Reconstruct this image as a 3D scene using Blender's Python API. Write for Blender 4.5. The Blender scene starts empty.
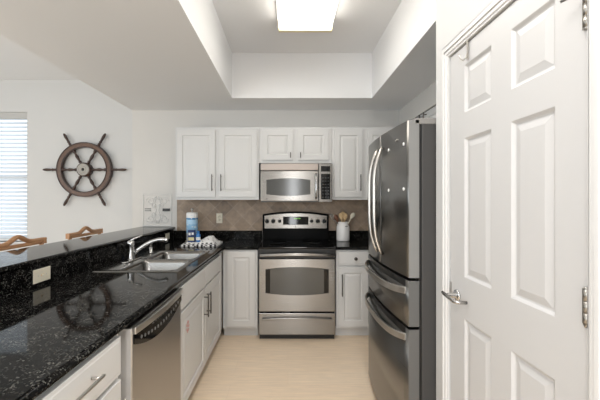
import bpy, bmesh, math, random
from mathutils import Vector, Matrix, noise
random.seed(7)
PI = math.pi
SC = bpy.context.scene
COL = SC.collection

# ------------------------------------------------------------------ camera
cd = bpy.data.cameras.new('camera')
cam = bpy.data.objects.new('camera', cd); COL.objects.link(cam)
cam.location = (0, 0, 1.38)
cam.rotation_euler = (PI/2, 0, 0)
cd.sensor_width = 36.0
cd.lens = 330.0/600.0*36.0
cd.shift_x = 12.0/600.0
cd.clip_start = 0.02
SC.camera = cam

# ------------------------------------------------------------------ world, added area lights, exposure
w = bpy.data.worlds.new('world'); SC.world = w
w.use_nodes = True
bg = w.node_tree.nodes['Background']
bg.inputs[0].default_value = (0.86, 0.94, 1.0, 1)
bg.inputs[1].default_value = 1.25

def area(name, loc, rot, sx, sy, power, color):
    l = bpy.data.lights.new(name, 'AREA'); l.shape = 'RECTANGLE'
    l.size = sx; l.size_y = sy; l.energy = power; l.color = color
    o = bpy.data.objects.new(name, l); COL.objects.link(o)
    o.location = loc; o.rotation_euler = rot
    return o
# added fill lights inside solid walls, behind the camera and on the dining side
area('fill_rear', (-3.0, -3.75, 1.45), (PI/2, 0, 0), 3.6, 2.3, 84, (.90, 0.965, 1.0))
area('fill_steel_streak', (.17, -3.75, 1.25), (PI/2, 0, 0), .24, 2.1, 26, (.95, 0.98, 1.0))  # added narrow light for an upright streak in the steel fronts
area('fill_side', (-5.3, 0.6, 1.45), (PI/2, 0, -PI/2), 3.2, 2.2, 46, (0.89, 0.96, 1.0))
# added unseen fills overhead: one behind the camera, one in the tray above it
area('fill_overhead', (-.6, -2.1, 2.86), (0, 0, 0), 1.6, 1.2, 66, (.98, 0.985, 1.0))
area('fill_tray', (.145, .55, 2.80), (0, 0, 0), .42, 1.2, 19, (1.0, 0.975, 0.94))
vs = SC.view_settings
vs.view_transform = 'Standard'; vs.look = 'None'; vs.gamma = 1.0; vs.exposure = 0.2
vs.use_curve_mapping = False

# ------------------------------------------------------------------ materials
def mat(name, col=(.8, .8, .8), rough=.5, metal=0., **kw):
    m = bpy.data.materials.new(name); m.use_nodes = True
    p = m.node_tree.nodes['Principled BSDF']
    p.inputs['Base Color'].default_value = (*col, 1)
    p.inputs['Roughness'].default_value = rough
    p.inputs['Metallic'].default_value = metal
    for k, v in kw.items():
        p.inputs[k].default_value = v
    return m
def N(m, t, **kw):
    n = m.node_tree.nodes.new(t)
    for k, v in kw.items(): setattr(n, k, v)
    return n
def L(m, a, b): m.node_tree.links.new(a, b)
def P(m): return m.node_tree.nodes['Principled BSDF']
def ramp(m, fac, stops):
    r = N(m, 'ShaderNodeValToRGB')
    el = r.color_ramp.elements
    while len(el) < len(stops): el.new(.5)
    for e, (p, c) in zip(el, stops):
        e.position = p; e.color = (*c, 1) if len(c) == 3 else c
    L(m, fac, r.inputs[0]); return r.outputs[0]
def bump(m, h, strength=.1, dist=.01):
    b = N(m, 'ShaderNodeBump'); b.inputs['Strength'].default_value = strength; b.inputs['Distance'].default_value = dist
    L(m, h, b.inputs['Height']); L(m, b.outputs[0], P(m).inputs['Normal'])
def coords(m, scale=(1, 1, 1), rot=(0, 0, 0)):
    t = N(m, 'ShaderNodeTexCoord'); mp = N(m, 'ShaderNodeMapping')
    mp.inputs['Scale'].default_value = scale; mp.inputs['Rotation'].default_value = rot
    L(m, t.outputs['Object'], mp.inputs[0]); return mp.outputs[0]
def noise_tex(m, vec, scale, detail=3, rough=.5):
    n = N(m, 'ShaderNodeTexNoise'); n.inputs['Scale'].default_value = scale
    n.inputs['Detail'].default_value = detail; n.inputs['Roughness'].default_value = rough
    L(m, vec, n.inputs['Vector']); return n.outputs['Fac']

def painted(name, col, rough=.6, bscale=250, bst=.05):
    m = mat(name, col, rough)
    f = noise_tex(m, coords(m), bscale, 2)
    bump(m, f, bst, .002); return m
M = {}
M['wall'] = painted('wall_paint', (.675, .675, .67), .75)
M['wallwarm'] = painted('kitchen_wall_paint', (.70, .685, .66), .75)
M['ceiling'] = painted('ceiling_paint', (.865, .872, .885), .8)
M['white'] = painted('white_lacquer', (.675, .675, .67), .38, 60, .02)
M['doorwhite'] = painted('door_paint', (.615, .61, .61), .42, 60, .02)
M['trim'] = painted('trim_paint', (.76, .755, .75), .4, 60, .02)
M['reardark'] = painted('rear_wall_dark', (.30, .30, .30), .75)  # unseen rear wall made dark so steel reflections stay dim
M['shadedtrim'] = painted('headrail_shaded', (.55, .545, .53), .5)  # greyed to put the window recess's shade into the headrail colour
M['scroll'] = mat('scroll_white', (.80, .80, .79), .5)
M['inside'] = mat('cabinet_shadow_interior', (.45, .43, .40), .7)

def granite():
    m = mat('black_granite', (.01, .01, .01), .055)
    c = coords(m)
    v = N(m, 'ShaderNodeTexVoronoi'); v.inputs['Scale'].default_value = 230; L(m, c, v.inputs['Vector'])
    sep = N(m, 'ShaderNodeSeparateColor'); L(m, v.outputs['Color'], sep.inputs[0])
    fl = ramp(m, sep.outputs[0], [(0, (0, 0, 0)), (.74, (0, 0, 0)), (.85, (.5, .5, .5)), (1, (1, 1, 1))])
    big = noise_tex(m, coords(m, (1, 1, 1)), 13, 5, .65)
    base = ramp(m, big, [(0, (.002, .002, .002)), (.52, (.003, .003, .003)), (.66, (.009, .0085, .008)), (.8, (.016, .015, .013))])
    mx = N(m, 'ShaderNodeMix', data_type='RGBA'); 
    k = N(m, 'ShaderNodeMath', operation='MULTIPLY'); k.inputs[1].default_value = .8
    n2 = ramp(m, noise_tex(m, c, 30, 3), [(.38, (.08, .08, .08)), (.62, (1, 1, 1))])
    k2 = N(m, 'ShaderNodeMath', operation='MULTIPLY'); L(m, fl, k2.inputs[0]); L(m, n2, k2.inputs[1])
    L(m, k2.outputs[0], k.inputs[0])
    L(m, k.outputs[0], mx.inputs[0]); L(m, base, mx.inputs[6]); mx.inputs[7].default_value = (.17, .165, .15, 1)
    L(m, mx.outputs[2], P(m).inputs['Base Color'])
    P(m).inputs['IOR'].default_value = 1.16; P(m).inputs['Specular IOR Level'].default_value = .5
    return m
M['granite'] = granite()

def steel(name, col, rough, brush=(2, 2, 300), aniso=.0):
    m = mat(name, col, rough, 1.0)
    f = noise_tex(m, coords(m, brush), 1.0, 3)
    r = N(m, 'ShaderNodeMapRange'); r.inputs[3].default_value = rough*.95; r.inputs[4].default_value = rough*1.05
    L(m, f, r.inputs[0]); L(m, r.outputs[0], P(m).inputs['Roughness'])
    if aniso:
        P(m).inputs['Anisotropic'].default_value = aniso; 
        t = N(m, 'ShaderNodeCombineXYZ'); t.inputs[2].default_value = 1.0     # brushed sideways: highlights stretch upright
        L(m, t.outputs[0], P(m).inputs['Tangent'])
    return m
M['steel'] = steel('brushed_stainless', (.30, .29, .275), .27, (2, 2, 300), .8)
M['dwsteel'] = steel('dishwasher_stainless', (.43, .415, .40), .34)
M['ventsteel'] = steel('vent_strip_steel', (.33, .285, .255), .34)
M['lever'] = mat('lever_nickel', (.42, .41, .40), .22, 1.0)
M['darksteel'] = steel('dark_stainless', (.21, .208, .203), .28, (2, 2, 250))
M['fridgeside'] = mat('fridge_side_grey', (.055, .053, .052), .5)
M['paleside'] = mat('pale_side_grey', (.52, .51, .50), .45)
M['fridgeedge'] = mat('fridge_door_edge', (.26, .26, .255), .45, .3)
M['draweredge'] = mat('fridge_drawer_edge', (.15, .15, .147), .42, .3)
M['chrome'] = mat('chrome', (.58, .58, .58), .09, 1.0)
M['satin'] = mat('satin_nickel', (.62, .60, .57), .28, 1.0)
M['pewter'] = mat('dark_pewter', (.12, .112, .105), .32, 1.0)
M['hinge'] = mat('pewter_hinge', (.34, .325, .30), .35, 1.0)
M['sinksteel'] = steel('sink_stainless', (.25, .246, .238), .22, (60, 2, 2))
M['blackglass'] = mat('black_glass', (.006, .006, .006), .05, 0, **{'Specular IOR Level': .3})
M['ovenglass'] = mat('oven_window_glass', (.085, .085, .08), .12, 0, **{'Specular IOR Level': .6})
M['enamel'] = mat('black_enamel', (.003, .003, .003), .25, 0, **{'Specular IOR Level': .05})
M['blackplastic'] = mat('black_plastic', (.012, .012, .012), .35)
M['greyplastic'] = mat('grey_plastic', (.25, .24, .23), .5)
M['ring'] = mat('burner_print', (.06, .06, .06), .12)
M['ivory'] = mat('ivory_plastic', (.78, .73, .60), .4)
M['wplastic'] = mat('white_plastic', (.85, .85, .84), .4)
M['ceramic'] = mat('white_ceramic', (.80, .79, .78), .15)
M['label'] = mat('printed_grey_marks', (.18, .18, .18), .5)
M['keymark'] = mat('key_print', (.07, .07, .07), .5)
M['green'] = mat('display_digits', (.05, .2, .02), .4, **{'Emission Color': (.35, .8, .15, 1), 'Emission Strength': .8})
M['red'] = mat('faded_red_print', (.68, .40, .37), .6)
M['gasket_shade'] = mat('black_gasket_shade', (.008, .008, .008), .3)  # door gasket, and the painted shade of the drawer recesses

def wood(name, c1, c2, scale=(3, 40, 40), rough=.4):
    m = mat(name, c1, rough)
    f = noise_tex(m, coords(m, scale), 2.0, 4, .6)
    L(m, ramp(m, f, [(.3, c1), (.7, c2)]), P(m).inputs['Base Color']); return m
M['darkwood'] = wood('dark_wheel_wood', (.085, .040, .022), (.16, .085, .05), (25, 25, 25), .35)
M['blackwood'] = wood('spoke_wood', (.03, .016, .012), (.07, .035, .025), (30, 30, 30), .35)
M['stoolwood'] = wood('stool_wood', (.36, .18, .085), (.48, .27, .14), (20, 4, 20), .4)
M['spoonwood'] = wood('spoon_wood', (.62, .42, .22), (.75, .55, .32), (40, 40, 6), .55)
M['spoondark'] = wood('spoon_dark_wood', (.12, .05, .03), (.2, .09, .05), (40, 40, 6), .5)
M['hub'] = mat('hub_pewter', (.42, .40, .37), .45, .25)

def floor_mat():
    m = mat('pale_wood_planks', (.6, .45, .3), .38)
    c = coords(m)
    b = N(m, 'ShaderNodeTexBrick'); b.offset = .37; b.squash = 1
    b.inputs['Scale'].default_value = 1; b.inputs['Mortar Size'].default_value = .0016; b.inputs['Mortar Smooth'].default_value = .3
    b.inputs['Brick Width'].default_value = 1.16; b.inputs['Row Height'].default_value = .19
    b.inputs['Color1'].default_value = (.92, .75, .57, 1); b.inputs['Color2'].default_value = (.94, .775, .595, 1)
    b.inputs['Mortar'].default_value = (.86, .69, .52, 1)
    L(m, c, b.inputs['Vector'])
    f = noise_tex(m, coords(m, (2.5, 26, 1)), 2, 5, .6)
    g = ramp(m, f, [(.3, (.90, .90, .90)), (.7, (1.06, 1.05, 1.03))])
    mx = N(m, 'ShaderNodeMix', data_type='RGBA', blend_type='MULTIPLY'); mx.inputs[0].default_value = 1
    L(m, b.outputs['Color'], mx.inputs[6]); L(m, g, mx.inputs[7]); L(m, mx.outputs[2], P(m).inputs['Base Color'])
    return m
M['floor'] = floor_mat()

def tile_mat():
    m = mat('tumbled_tan_tile', (.4, .3, .22), .5)
    t = N(m, 'ShaderNodeTexCoord'); s = N(m, 'ShaderNodeSeparateXYZ'); cb = N(m, 'ShaderNodeCombineXYZ')
    L(m, t.outputs['Object'], s.inputs[0]); L(m, s.outputs[0], cb.inputs[0]); L(m, s.outputs[2], cb.inputs[1])
    mp = N(m, 'ShaderNodeMapping'); mp.inputs['Rotation'].default_value = (0, 0, PI/4); L(m, cb.outputs[0], mp.inputs[0])
    b = N(m, 'ShaderNodeTexBrick'); b.offset = 0
    b.inputs['Scale'].default_value = 1; b.inputs['Brick Width'].default_value = .152; b.inputs['Row Height'].default_value = .152
    b.inputs['Mortar Size'].default_value = .003; b.inputs['Mortar Smooth'].default_value = .2
    b.inputs['Color1'].default_value = (.30, .225, .165, 1); b.inputs['Color2'].default_value = (.435, .335, .255, 1)
    b.inputs['Mortar'].default_value = (.45, .365, .29, 1)
    L(m, mp.outputs[0], b.inputs['Vector'])
    f = noise_tex(m, t.outputs['Object'], 14, 5, .65)
    g = ramp(m, f, [(.3, (.72, .73, .76)), (.7, (1.15, 1.12, 1.06))])
    mx = N(m, 'ShaderNodeMix', data_type='RGBA', blend_type='MULTIPLY'); mx.inputs[0].default_value = 1
    L(m, b.outputs['Color'], mx.inputs[6]); L(m, g, mx.inputs[7]); L(m, mx.outputs[2], P(m).inputs['Base Color'])
    return m
M['tile'] = tile_mat()

def emis(name, col, s):
    m = mat(name, (.9, .9, .88), .4)
    P(m).inputs['Emission Color'].default_value = (*col, 1); P(m).inputs['Emission Strength'].default_value = s
    return m
M['diffuser'] = emis('lit_diffuser', (1.0, .945, .85), 4.7)
M['endcap'] = mat('diffuser_end_trim', (.86, .76, .50), .4)

def blind_mat():
    m = mat('white_blind_slat', (.88, .90, .92), .5)
    tr = N(m, 'ShaderNodeBsdfTranslucent'); tr.inputs[0].default_value = (.85, .92, 1, 1)
    mx = N(m, 'ShaderNodeMixShader'); mx.inputs[0].default_value = .45
    out = m.node_tree.nodes['Material Output']
    L(m, P(m).outputs[0], mx.inputs[1]); L(m, tr.outputs[0], mx.inputs[2]); L(m, mx.outputs[0], out.inputs[0])
    return m
M['blind'] = blind_mat()
def glass_mat():
    m = mat('window_glass', (1, 1, 1), 0.0, 0, **{'Transmission Weight': 1.0, 'IOR': 1.02})
    return m
M['glass'] = glass_mat()

def towel_mat():
    m = mat('white_black_towel', (.85, .85, .85), .9)
    t = N(m, 'ShaderNodeTexCoord')
    sp_ = N(m, 'ShaderNodeSeparateXYZ'); L(m, t.outputs['Object'], sp_.inputs[0])
    # woven border: dark squares along the hem that lies to the front, thin grey checks elsewhere
    ck_ = N(m, 'ShaderNodeTexChecker'); ck_.inputs['Scale'].default_value = 46; L(m, t.outputs['Object'], ck_.inputs['Vector'])
    hem = N(m, 'ShaderNodeMath', operation='LESS_THAN'); L(m, sp_.outputs[1], hem.inputs[0]); hem.inputs[1].default_value = 3.318
    f = noise_tex(m, t.outputs['Object'], 26, 2)
    gt = N(m, 'ShaderNodeMath', operation='GREATER_THAN'); L(m, f, gt.inputs[0]); gt.inputs[1].default_value = .60
    mxm = N(m, 'ShaderNodeMath', operation='MAXIMUM'); L(m, hem.outputs[0], mxm.inputs[0]); L(m, gt.outputs[0], mxm.inputs[1])
    mk = N(m, 'ShaderNodeMath', operation='MULTIPLY'); L(m, ck_.outputs['Fac'], mk.inputs[0]); L(m, mxm.outputs[0], mk.inputs[1])
    mx = N(m, 'ShaderNodeMix', data_type='RGBA'); L(m, mk.outputs[0], mx.inputs[0])
    mx.inputs[6].default_value = (.84, .84, .84, 1); mx.inputs[7].default_value = (.05, .05, .055, 1)
    L(m, mx.outputs[2], P(m).inputs['Base Color'])
    return m
M['towel'] = towel_mat()
def roll_mat():
    # printed wrapper: pale blue bands over white, read along the roll's height
    m = mat('wrapped_roll_print', (.8, .85, .9), .35)
    t = N(m, 'ShaderNodeTexCoord'); s = N(m, 'ShaderNodeSeparateXYZ'); L(m, t.outputs['Object'], s.inputs[0])
    mr = N(m, 'ShaderNodeMapRange'); mr.inputs[1].default_value = 0; mr.inputs[2].default_value = .32; L(m, s.outputs[2], mr.inputs[0])
    c = ramp(m, mr.outputs[0], [(0, (.36, .40, .48)), (.30, (.30, .54, .78)), (.62, (.42, .66, .88)), (.77, (.03, .22, .48)), (.83, (.88, .88, .88))])
    nn = m.node_tree.nodes
    for r in nn:
        if r.type == 'VALTORGB': r.color_ramp.interpolation = 'CONSTANT'
    f = noise_tex(m, t.outputs['Object'], 38, 1)
    mk = ramp(m, f, [(0, (0, 0, 0)), (.61, (0, 0, 0)), (.65, (1, 1, 1))])
    mx = N(m, 'ShaderNodeMix', data_type='RGBA'); L(m, mk, mx.inputs[0]); L(m, c, mx.inputs[6]); mx.inputs[7].default_value = (.78, .82, .86, 1)
    L(m, mx.outputs[2], P(m).inputs['Base Color']); return m
M['roll'] = roll_mat()
M['navy'] = mat('navy_print', (.02, .045, .15), .4)
M['blue'] = mat('blue_print', (.05, .22, .55), .4)
M['yellow'] = mat('pale_yellow_print', (.75, .68, .38), .4)

# ------------------------------------------------------------------ mesh helpers
def box(bm, x0, x1, y0, y1, z0, z1):
    vs_ = [bm.verts.new(p) for p in ((x0,y0,z0),(x1,y0,z0),(x1,y1,z0),(x0,y1,z0),(x0,y0,z1),(x1,y0,z1),(x1,y1,z1),(x0,y1,z1))]
    for f in ((3,2,1,0),(4,5,6,7),(0,1,5,4),(1,2,6,5),(2,3,7,6),(3,0,4,7)):
        bm.faces.new([vs_[i] for i in f])
def B(*boxes):
    bm = bmesh.new()
    for b in boxes: box(bm, *b)
    return bm
def tube(bm, pts, r, seg=10, closed=False, squash=1.0):
    pts = [Vector(p) for p in pts]; n = len(pts)
    rs = r if isinstance(r, (list, tuple)) else [r]*n
    rings = []; up = None
    for i in range(n):
        if closed: d = pts[(i+1) % n]-pts[i-1]
        else: d = pts[min(i+1, n-1)]-pts[max(i-1, 0)]
        d.normalize()
        if up is None:
            up = Vector((0, 0, 1)) if abs(d.z) < .9 else Vector((1, 0, 0))
        up = (up-d*up.dot(d)).normalized()
        sd = d.cross(up)
        rings.append([bm.verts.new(pts[i]+(up*math.cos(a)+sd*math.sin(a)*squash)*rs[i]) for a in (2*PI*k/seg for k in range(seg))])
    m = n if closed else n-1
    for i in range(m):
        a, b = rings[i], rings[(i+1) % n]
        for k in range(seg):
            f = bm.faces.new((a[k], a[(k+1) % seg], b[(k+1) % seg], b[k])); f.smooth = True
    if not closed:
        bm.faces.new(rings[0][::-1]); bm.faces.new(rings[-1])
def lathe(bm, prof, seg=24, mtx=None, smooth=True):
    """prof: (radius, height) pairs about local Z, closed with end fans"""
    mtx = mtx or Matrix.Identity(4); rings = []
    for r, z in prof:
        if r < 1e-6: rings.append([bm.verts.new(mtx @ Vector((0, 0, z)))])
        else: rings.append([bm.verts.new(mtx @ Vector((r*math.cos(2*PI*k/seg), r*math.sin(2*PI*k/seg), z))) for k in range(seg)])
    for a, b in zip(rings, rings[1:]):
        for k in range(seg):
            k2 = (k+1) % seg
            if len(a) == 1 and len(b) == 1: break
            if len(a) == 1: f = bm.faces.new((a[0], b[k2], b[k]))
            elif len(b) == 1: f = bm.faces.new((a[k], a[k2], b[0]))
            else: f = bm.faces.new((a[k], a[k2], b[k2], b[k]))
            f.smooth = smooth
    for rg, rev in ((rings[0], True), (rings[-1], False)):
        if len(rg) > 1: bm.faces.new(rg[::-1] if rev else rg)
def ribbon(bm, pts, hgt, thk):
    """flat bar swept along pts (in a horizontal plane), height along Z"""
    pts = [Vector(p) for p in pts]; rings = []
    for i, p in enumerate(pts):
        d = (pts[min(i+1, len(pts)-1)]-pts[max(i-1, 0)]); d.z = 0; d.normalize(); nrm = Vector((-d.y, d.x, 0))
        rings.append([bm.verts.new(p+nrm*a*thk/2+Vector((0, 0, b*hgt/2))) for a, b in ((-1,-1),(1,-1),(1,1),(-1,1))])
    for a, b in zip(rings, rings[1:]):
        for k in range(4): bm.faces.new((a[k], a[(k+1) % 4], b[(k+1) % 4], b[k]))
    bm.faces.new(rings[0][::-1]); bm.faces.new(rings[-1])
def prism(bm, outline, y0, y1):
    """outline in XZ, extruded y0..y1"""
    a = [bm.verts.new((x, y0, z)) for x, z in outline]; b = [bm.verts.new((x, y1, z)) for x, z in outline]
    bm.faces.new(a); bm.faces.new(b[::-1]); n = len(a)
    for k in range(n): bm.faces.new((a[k], b[k], b[(k+1) % n], a[(k+1) % n]))
def prism_z(bm, outline, z0, z1):
    a = [bm.verts.new((x, y, z0)) for x, y in outline]; b = [bm.verts.new((x, y, z1)) for x, y in outline]
    bm.faces.new(a[::-1]); bm.faces.new(b); n = len(a)
    for k in range(n): bm.faces.new((a[k], a[(k+1) % n], b[(k+1) % n], b[k]))
def panelled(bm, xs, zs, T, panels, prof):
    """slab of thickness T (y 0..T, front y=0) with moulded panels in cells (i,j); prof = (inset, depth) steps"""
    V = {}
    def v(x, y, z):
        k = (round(x, 5), round(y, 5), round(z, 5))
        if k not in V: V[k] = bm.verts.new((x, y, z))
        return V[k]
    for i in range(len(xs)-1):
        for j in range(len(zs)-1):
            x0, x1, z0, z1 = xs[i], xs[i+1], zs[j], zs[j+1]
            if (i, j) not in panels:
                bm.faces.new((v(x0,0,z0), v(x1,0,z0), v(x1,0,z1), v(x0,0,z1))); continue
            prev = [v(x0,0,z0), v(x1,0,z0), v(x1,0,z1), v(x0,0,z1)]
            for ins, dep in prof:
                q = [bm.verts.new((x0+ins,dep,z0+ins)), bm.verts.new((x1-ins,dep,z0+ins)), bm.verts.new((x1-ins,dep,z1-ins)), bm.verts.new((x0+ins,dep,z1-ins))]
                for k in range(4): bm.faces.new((prev[k], prev[(k+1) % 4], q[(k+1) % 4], q[k]))
                prev = q
            bm.faces.new(prev)
    X0, X1, Z0, Z1 = xs[0], xs[-1], zs[0], zs[-1]
    bk = [bm.verts.new(p) for p in ((X0,T,Z0),(X1,T,Z0),(X1,T,Z1),(X0,T,Z1))]
    bm.faces.new(bk[::-1])
    bt = [v(x,0,Z0) for x in xs]; tp = [v(x,0,Z1) for x in xs]; lf = [v(X0,0,z) for z in zs]; rt = [v(X1,0,z) for z in zs]
    bm.faces.new([bk[0], bk[1]]+bt[::-1]); bm.faces.new([bk[3]]+tp+[bk[2]])
    bm.faces.new([bk[0]]+lf+[bk[3]]); bm.faces.new([bk[1], bk[2]]+rt[::-1])

def tag(o, label=None, cat=None, group=None, kind=None):
    if label: o['label'] = label
    if cat: o['category'] = cat
    if group: o['group'] = group
    if kind: o['kind'] = kind
    return o
def obj(name, bm, m, parent=None, bevel=0, label=None, smooth=False, segs=2, sub=0):
    bmesh.ops.remove_doubles(bm, verts=bm.verts, dist=1e-6)
    bmesh.ops.recalc_face_normals(bm, faces=bm.faces)
    me = bpy.data.meshes.new(name); bm.to_mesh(me); bm.free()
    ms = m if isinstance(m, (list, tuple)) else [m]
    for x in ms: me.materials.append(M[x])
    if smooth:
        for p in me.polygons: p.use_smooth = True
    o = bpy.data.objects.new(name, me); COL.objects.link(o)
    if parent: o.parent = parent
    if bevel:
        b = o.modifiers.new('bevel', 'BEVEL'); b.width = bevel; b.segments = segs; b.limit_method = 'ANGLE'; b.angle_limit = math.radians(40)
    if sub:
        s = o.modifiers.new('sub', 'SUBSURF'); s.levels = sub; s.render_levels = sub
    if label: o['label'] = label
    return o
def thing(name, label, cat, loc=(0, 0, 0), rz=0, group=None):
    o = bpy.data.objects.new(name, None); COL.objects.link(o)
    o.empty_display_size = .1
    o.location = loc; o.rotation_euler = (0, 0, rz)
    return tag(o, label, cat, group)
def struct(name, bm, m, bevel=0, parent=None):
    o = obj(name, bm, m, parent, bevel)
    if not parent: o['kind'] = 'structure'
    return o
def copy_tree(o, parent=None):
    c = o.copy(); COL.objects.link(c)
    if parent: c.parent = parent
    for ch in list(o.children): copy_tree(ch, c)
    return c

# ------------------------------------------------------------------ room shell
YB = 3.90          # kitchen back wall
YD = 4.20          # dining back wall
XL = -1.84         # edge of the dropped kitchen ceiling
ZC, ZT = 2.44, 2.91
XF, YF = -5.4, -3.9
struct('floor', B((XF, 1.9, YF, 4.4, -.06, 0)), 'floor')
struct('ceiling', B((XF, 1.9, YF, 4.4, ZT, ZT+.08)), 'ceiling')
# dropped kitchen ceiling with the raised tray in it (tray opening -0.58..0.87, 0.35..3.43)
TX0, TX1, TY0, TY1 = -.582, .873, -.35, 3.43
struct('ceiling_dropped', B((XL, TX0, -.9, YB, ZC, ZT), (TX1, 1.70, -.9, YB, ZC, ZT), (TX0, TX1, -.9, TY0, ZC, ZT), (TX0, TX1, TY1, YB, ZC, ZT)), 'ceiling')
struct('wall_back', B((XL, 1.82, YB, 4.35, 0, ZT)), 'wallwarm')
# dining wall with the window opening
WX0, WX1, WZ0, WZ1 = -4.75, -3.32, .85, 2.50
struct('wall_dining', B((XF, WX0, YD, 4.36, 0, ZT), (WX1, XL, YD, 4.36, 0, ZT), (WX0, WX1, YD, 4.36, 0, WZ0), (WX0, WX1, YD, 4.36, WZ1, ZT)), 'wall')
struct('wall_left', B((XF-.1, XF, YF, 4.36, 0, ZT)), 'wall')
struct('wall_rear', B((XF, 1.9, YF-.1, YF, 0, ZT)), 'reardark')
struct('wall_right', B((1.70, 1.82, 1.66, YB, 0, ZC)), 'wallwarm')
# soffit over the refrigerator alcove
struct('wall_soffit', B((1.315, 1.70, 1.66, YB, 2.235, ZC)), 'wallwarm')
# wall that carries the panel door; opening y .806..1.525
XW = .745
DY0, DY1, DZ = .811, 1.522, 2.04
struct('wall_door_side', B((XW, XW+.11, DY1, 1.66, 0, ZT), (XW, XW+.11, -1.2, DY0, 0, ZT), (XW, XW+.11, DY0, DY1, DZ, ZT), (XW+.11, 1.82, 1.56, 1.66, 0, ZT)), 'wall')
# living room wall further back on the right
struct('wall_living', B((1.80, 1.9, YF, -1.2, 0, ZT), (XW+.11, 1.9, -1.25, -1.2, 0, ZT)), 'wall')
# half wall under the raised bar
struct('wall_pony', B((-1.48, -1.365, -.2, YB, 0, 1.035)), 'wallwarm')
# closet darkness behind the door is a plain wall
struct('wall_closet', B((XW+.5, XW+.55, -1.2, 1.56, 0, ZC)), 'wall')

# door casing
def casing(y0, y1, z0, z1):
    bm = bmesh.new()
    box(bm, XW-.012, XW, y0, y1, z0, z1); return bm
cz = .052
bm = bmesh.new()
for (ins, t) in ((0, .012), (.012, .018), (.028, .013)):
    w_ = .014 if ins else .012
    a, b = cz-ins, cz-ins-w_
    box(bm, XW-t, XW, DY1+b, DY1+a, 0, DZ+a)
    box(bm, XW-t, XW, DY0-a, DY0-b, 0, DZ+a)
    box(bm, XW-t, XW, DY0-b, DY1+b, DZ+b, DZ+a)
box(bm, XW-.008, XW, DY1, DY1+cz, 0, DZ+cz); box(bm, XW-.008, XW, DY0-cz, DY0, 0, DZ+cz); box(bm, XW-.008, XW, DY0, DY1, DZ, DZ+cz)
struct('trim_1', bm, 'trim', .002)
struct('baseboard_right', B((XW-.012, XW, DY1+cz, 1.66, 0, .09)), 'trim', .003)
struct('baseboard_dining', B((XF, XL, YD-.012, YD, 0, .1)), 'trim', .003)

# six panel door (local: x runs towards the camera, y into the wall)
WD = DY1-DY0-.012
door = thing('door_1', None, None, (XW+.002, DY1-.006, .008), -PI/2); door['kind'] = 'structure'
bm = bmesh.new()
panelled(bm, [0, .119, .303, .411, .592, WD], [0, .20, .868, 1.045, 1.634, 1.742, 1.942, 2.026], .035,
         {(1, 1), (3, 1), (1, 3), (3, 3), (1, 5), (3, 5)}, [(.009, .009), (.014, .010), (.040, .003)])
obj('slab', bm, 'doorwhite', door, .0015)
def hinge(z):
    bm = bmesh.new()
    for k in range(3): lathe(bm, [(.0065, .0292*k+.001), (.0065, .0292*k+.0285)], 12, Matrix.Translation((WD-.001, -.008, z)))
    box(bm, WD-.016, WD-.004, -.0045, .0, z, z+.088)
    box(bm, WD-.004, WD+.012, -.0045, -.001, z, z+.088)
    lathe(bm, [(.004, -.006), (.005, -.002), (.005, .09), (.004, .094)], 10, Matrix.Translation((WD-.001, -.008, z)))
    return bm
for z in (.26, 1.062, 1.80): obj('hinge', hinge(z), 'hinge', door)
bm = bmesh.new()
tube(bm, [(WD-.0, -.012, 1.893), (WD-.05, -.03, 1.893)], .004, 8)
obj('hinge_stop', bm, 'hinge', door)
# lever handle
hx, hz = DY1-.006-1.454, .952
bm = bmesh.new()
RY = Matrix.Translation((hx, 0, hz)) @ Matrix.Rotation(PI/2, 4, 'X')
lathe(bm, [(.026, 0), (.026, .006), (.020, .010), (.011, .012), (.010, .045)], 24, RY)
rose = obj('lever_handle', bm, 'chrome', door)
bm = bmesh.new()
tube(bm, [(hx-.030, -.052, hz+.006), (hx-.01, -.056, hz+.006), (hx+.03, -.056, hz+.002), (hx+.072, -.054, hz-.004), (hx+.085, -.048, hz-.005), (hx+.087, -.006, hz-.006)],
     [.007, .0085, .0085, .008, .008, .007], 12, False, .8)
obj('lever', bm, 'lever', rose)
obj('latch_plate', B((.0, .012, -.003, .002, hz-.005, hz+.045)), 'satin', door)

# over-door hook
hk = thing('over_door_hook', 'small metal hook hung over the top edge of the white panel door', 'hook', (XW-.001, 1.36, 0))
bm = bmesh.new()
ribbon(bm, [(-.004, -.006, 2.0), (-.004, .006, 2.0)], .085, .002)
obj('strap', bm, 'satin', hk)
bm = bmesh.new()
tube(bm, [(-.005, 0, 1.985), (-.010, 0, 1.966), (-.022, 0, 1.955), (-.034, 0, 1.962), (-.037, 0, 1.978)], [.003, .003, .003, .003, .004], 8)
obj('prong', bm, 'satin', hk)

# window 1 in the dining wall
win = thing('window_1', None, None, ((WX0+WX1)/2, YD, WZ0)); win['kind'] = 'structure'
hw, hh = (WX1-WX0)/2, WZ1-WZ0
obj('window_frame', B((-hw, -hw+.05, .08, .14, 0, hh), (hw-.05, hw, .08, .14, 0, hh), (-hw, hw, .08, .14, 0, .05), (-hw, hw, .08, .14, hh-.05, hh), (-hw, hw, .085, .13, hh/2-.02, hh/2+.02)), 'trim', win, .003)
obj('pane', B((-hw+.05, hw-.05, .105, .110, .05, hh-.05)), 'glass', win)
obj('window_sill', B((-hw-.03, hw+.03, -.03, .08, -.02, .0)), 'trim', win, .004)
bl = thing('window_blind', 'white horizontal slat blind over the bright dining window', 'window blind', ((WX0+WX1)/2, YD+.055, WZ0))
bw = hw-.006
obj('headrail', B((-bw, bw, -.05, .0, hh-.085, hh-.002)), 'shadedtrim', bl, .003)
bm = bmesh.new(); z = .06
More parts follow.
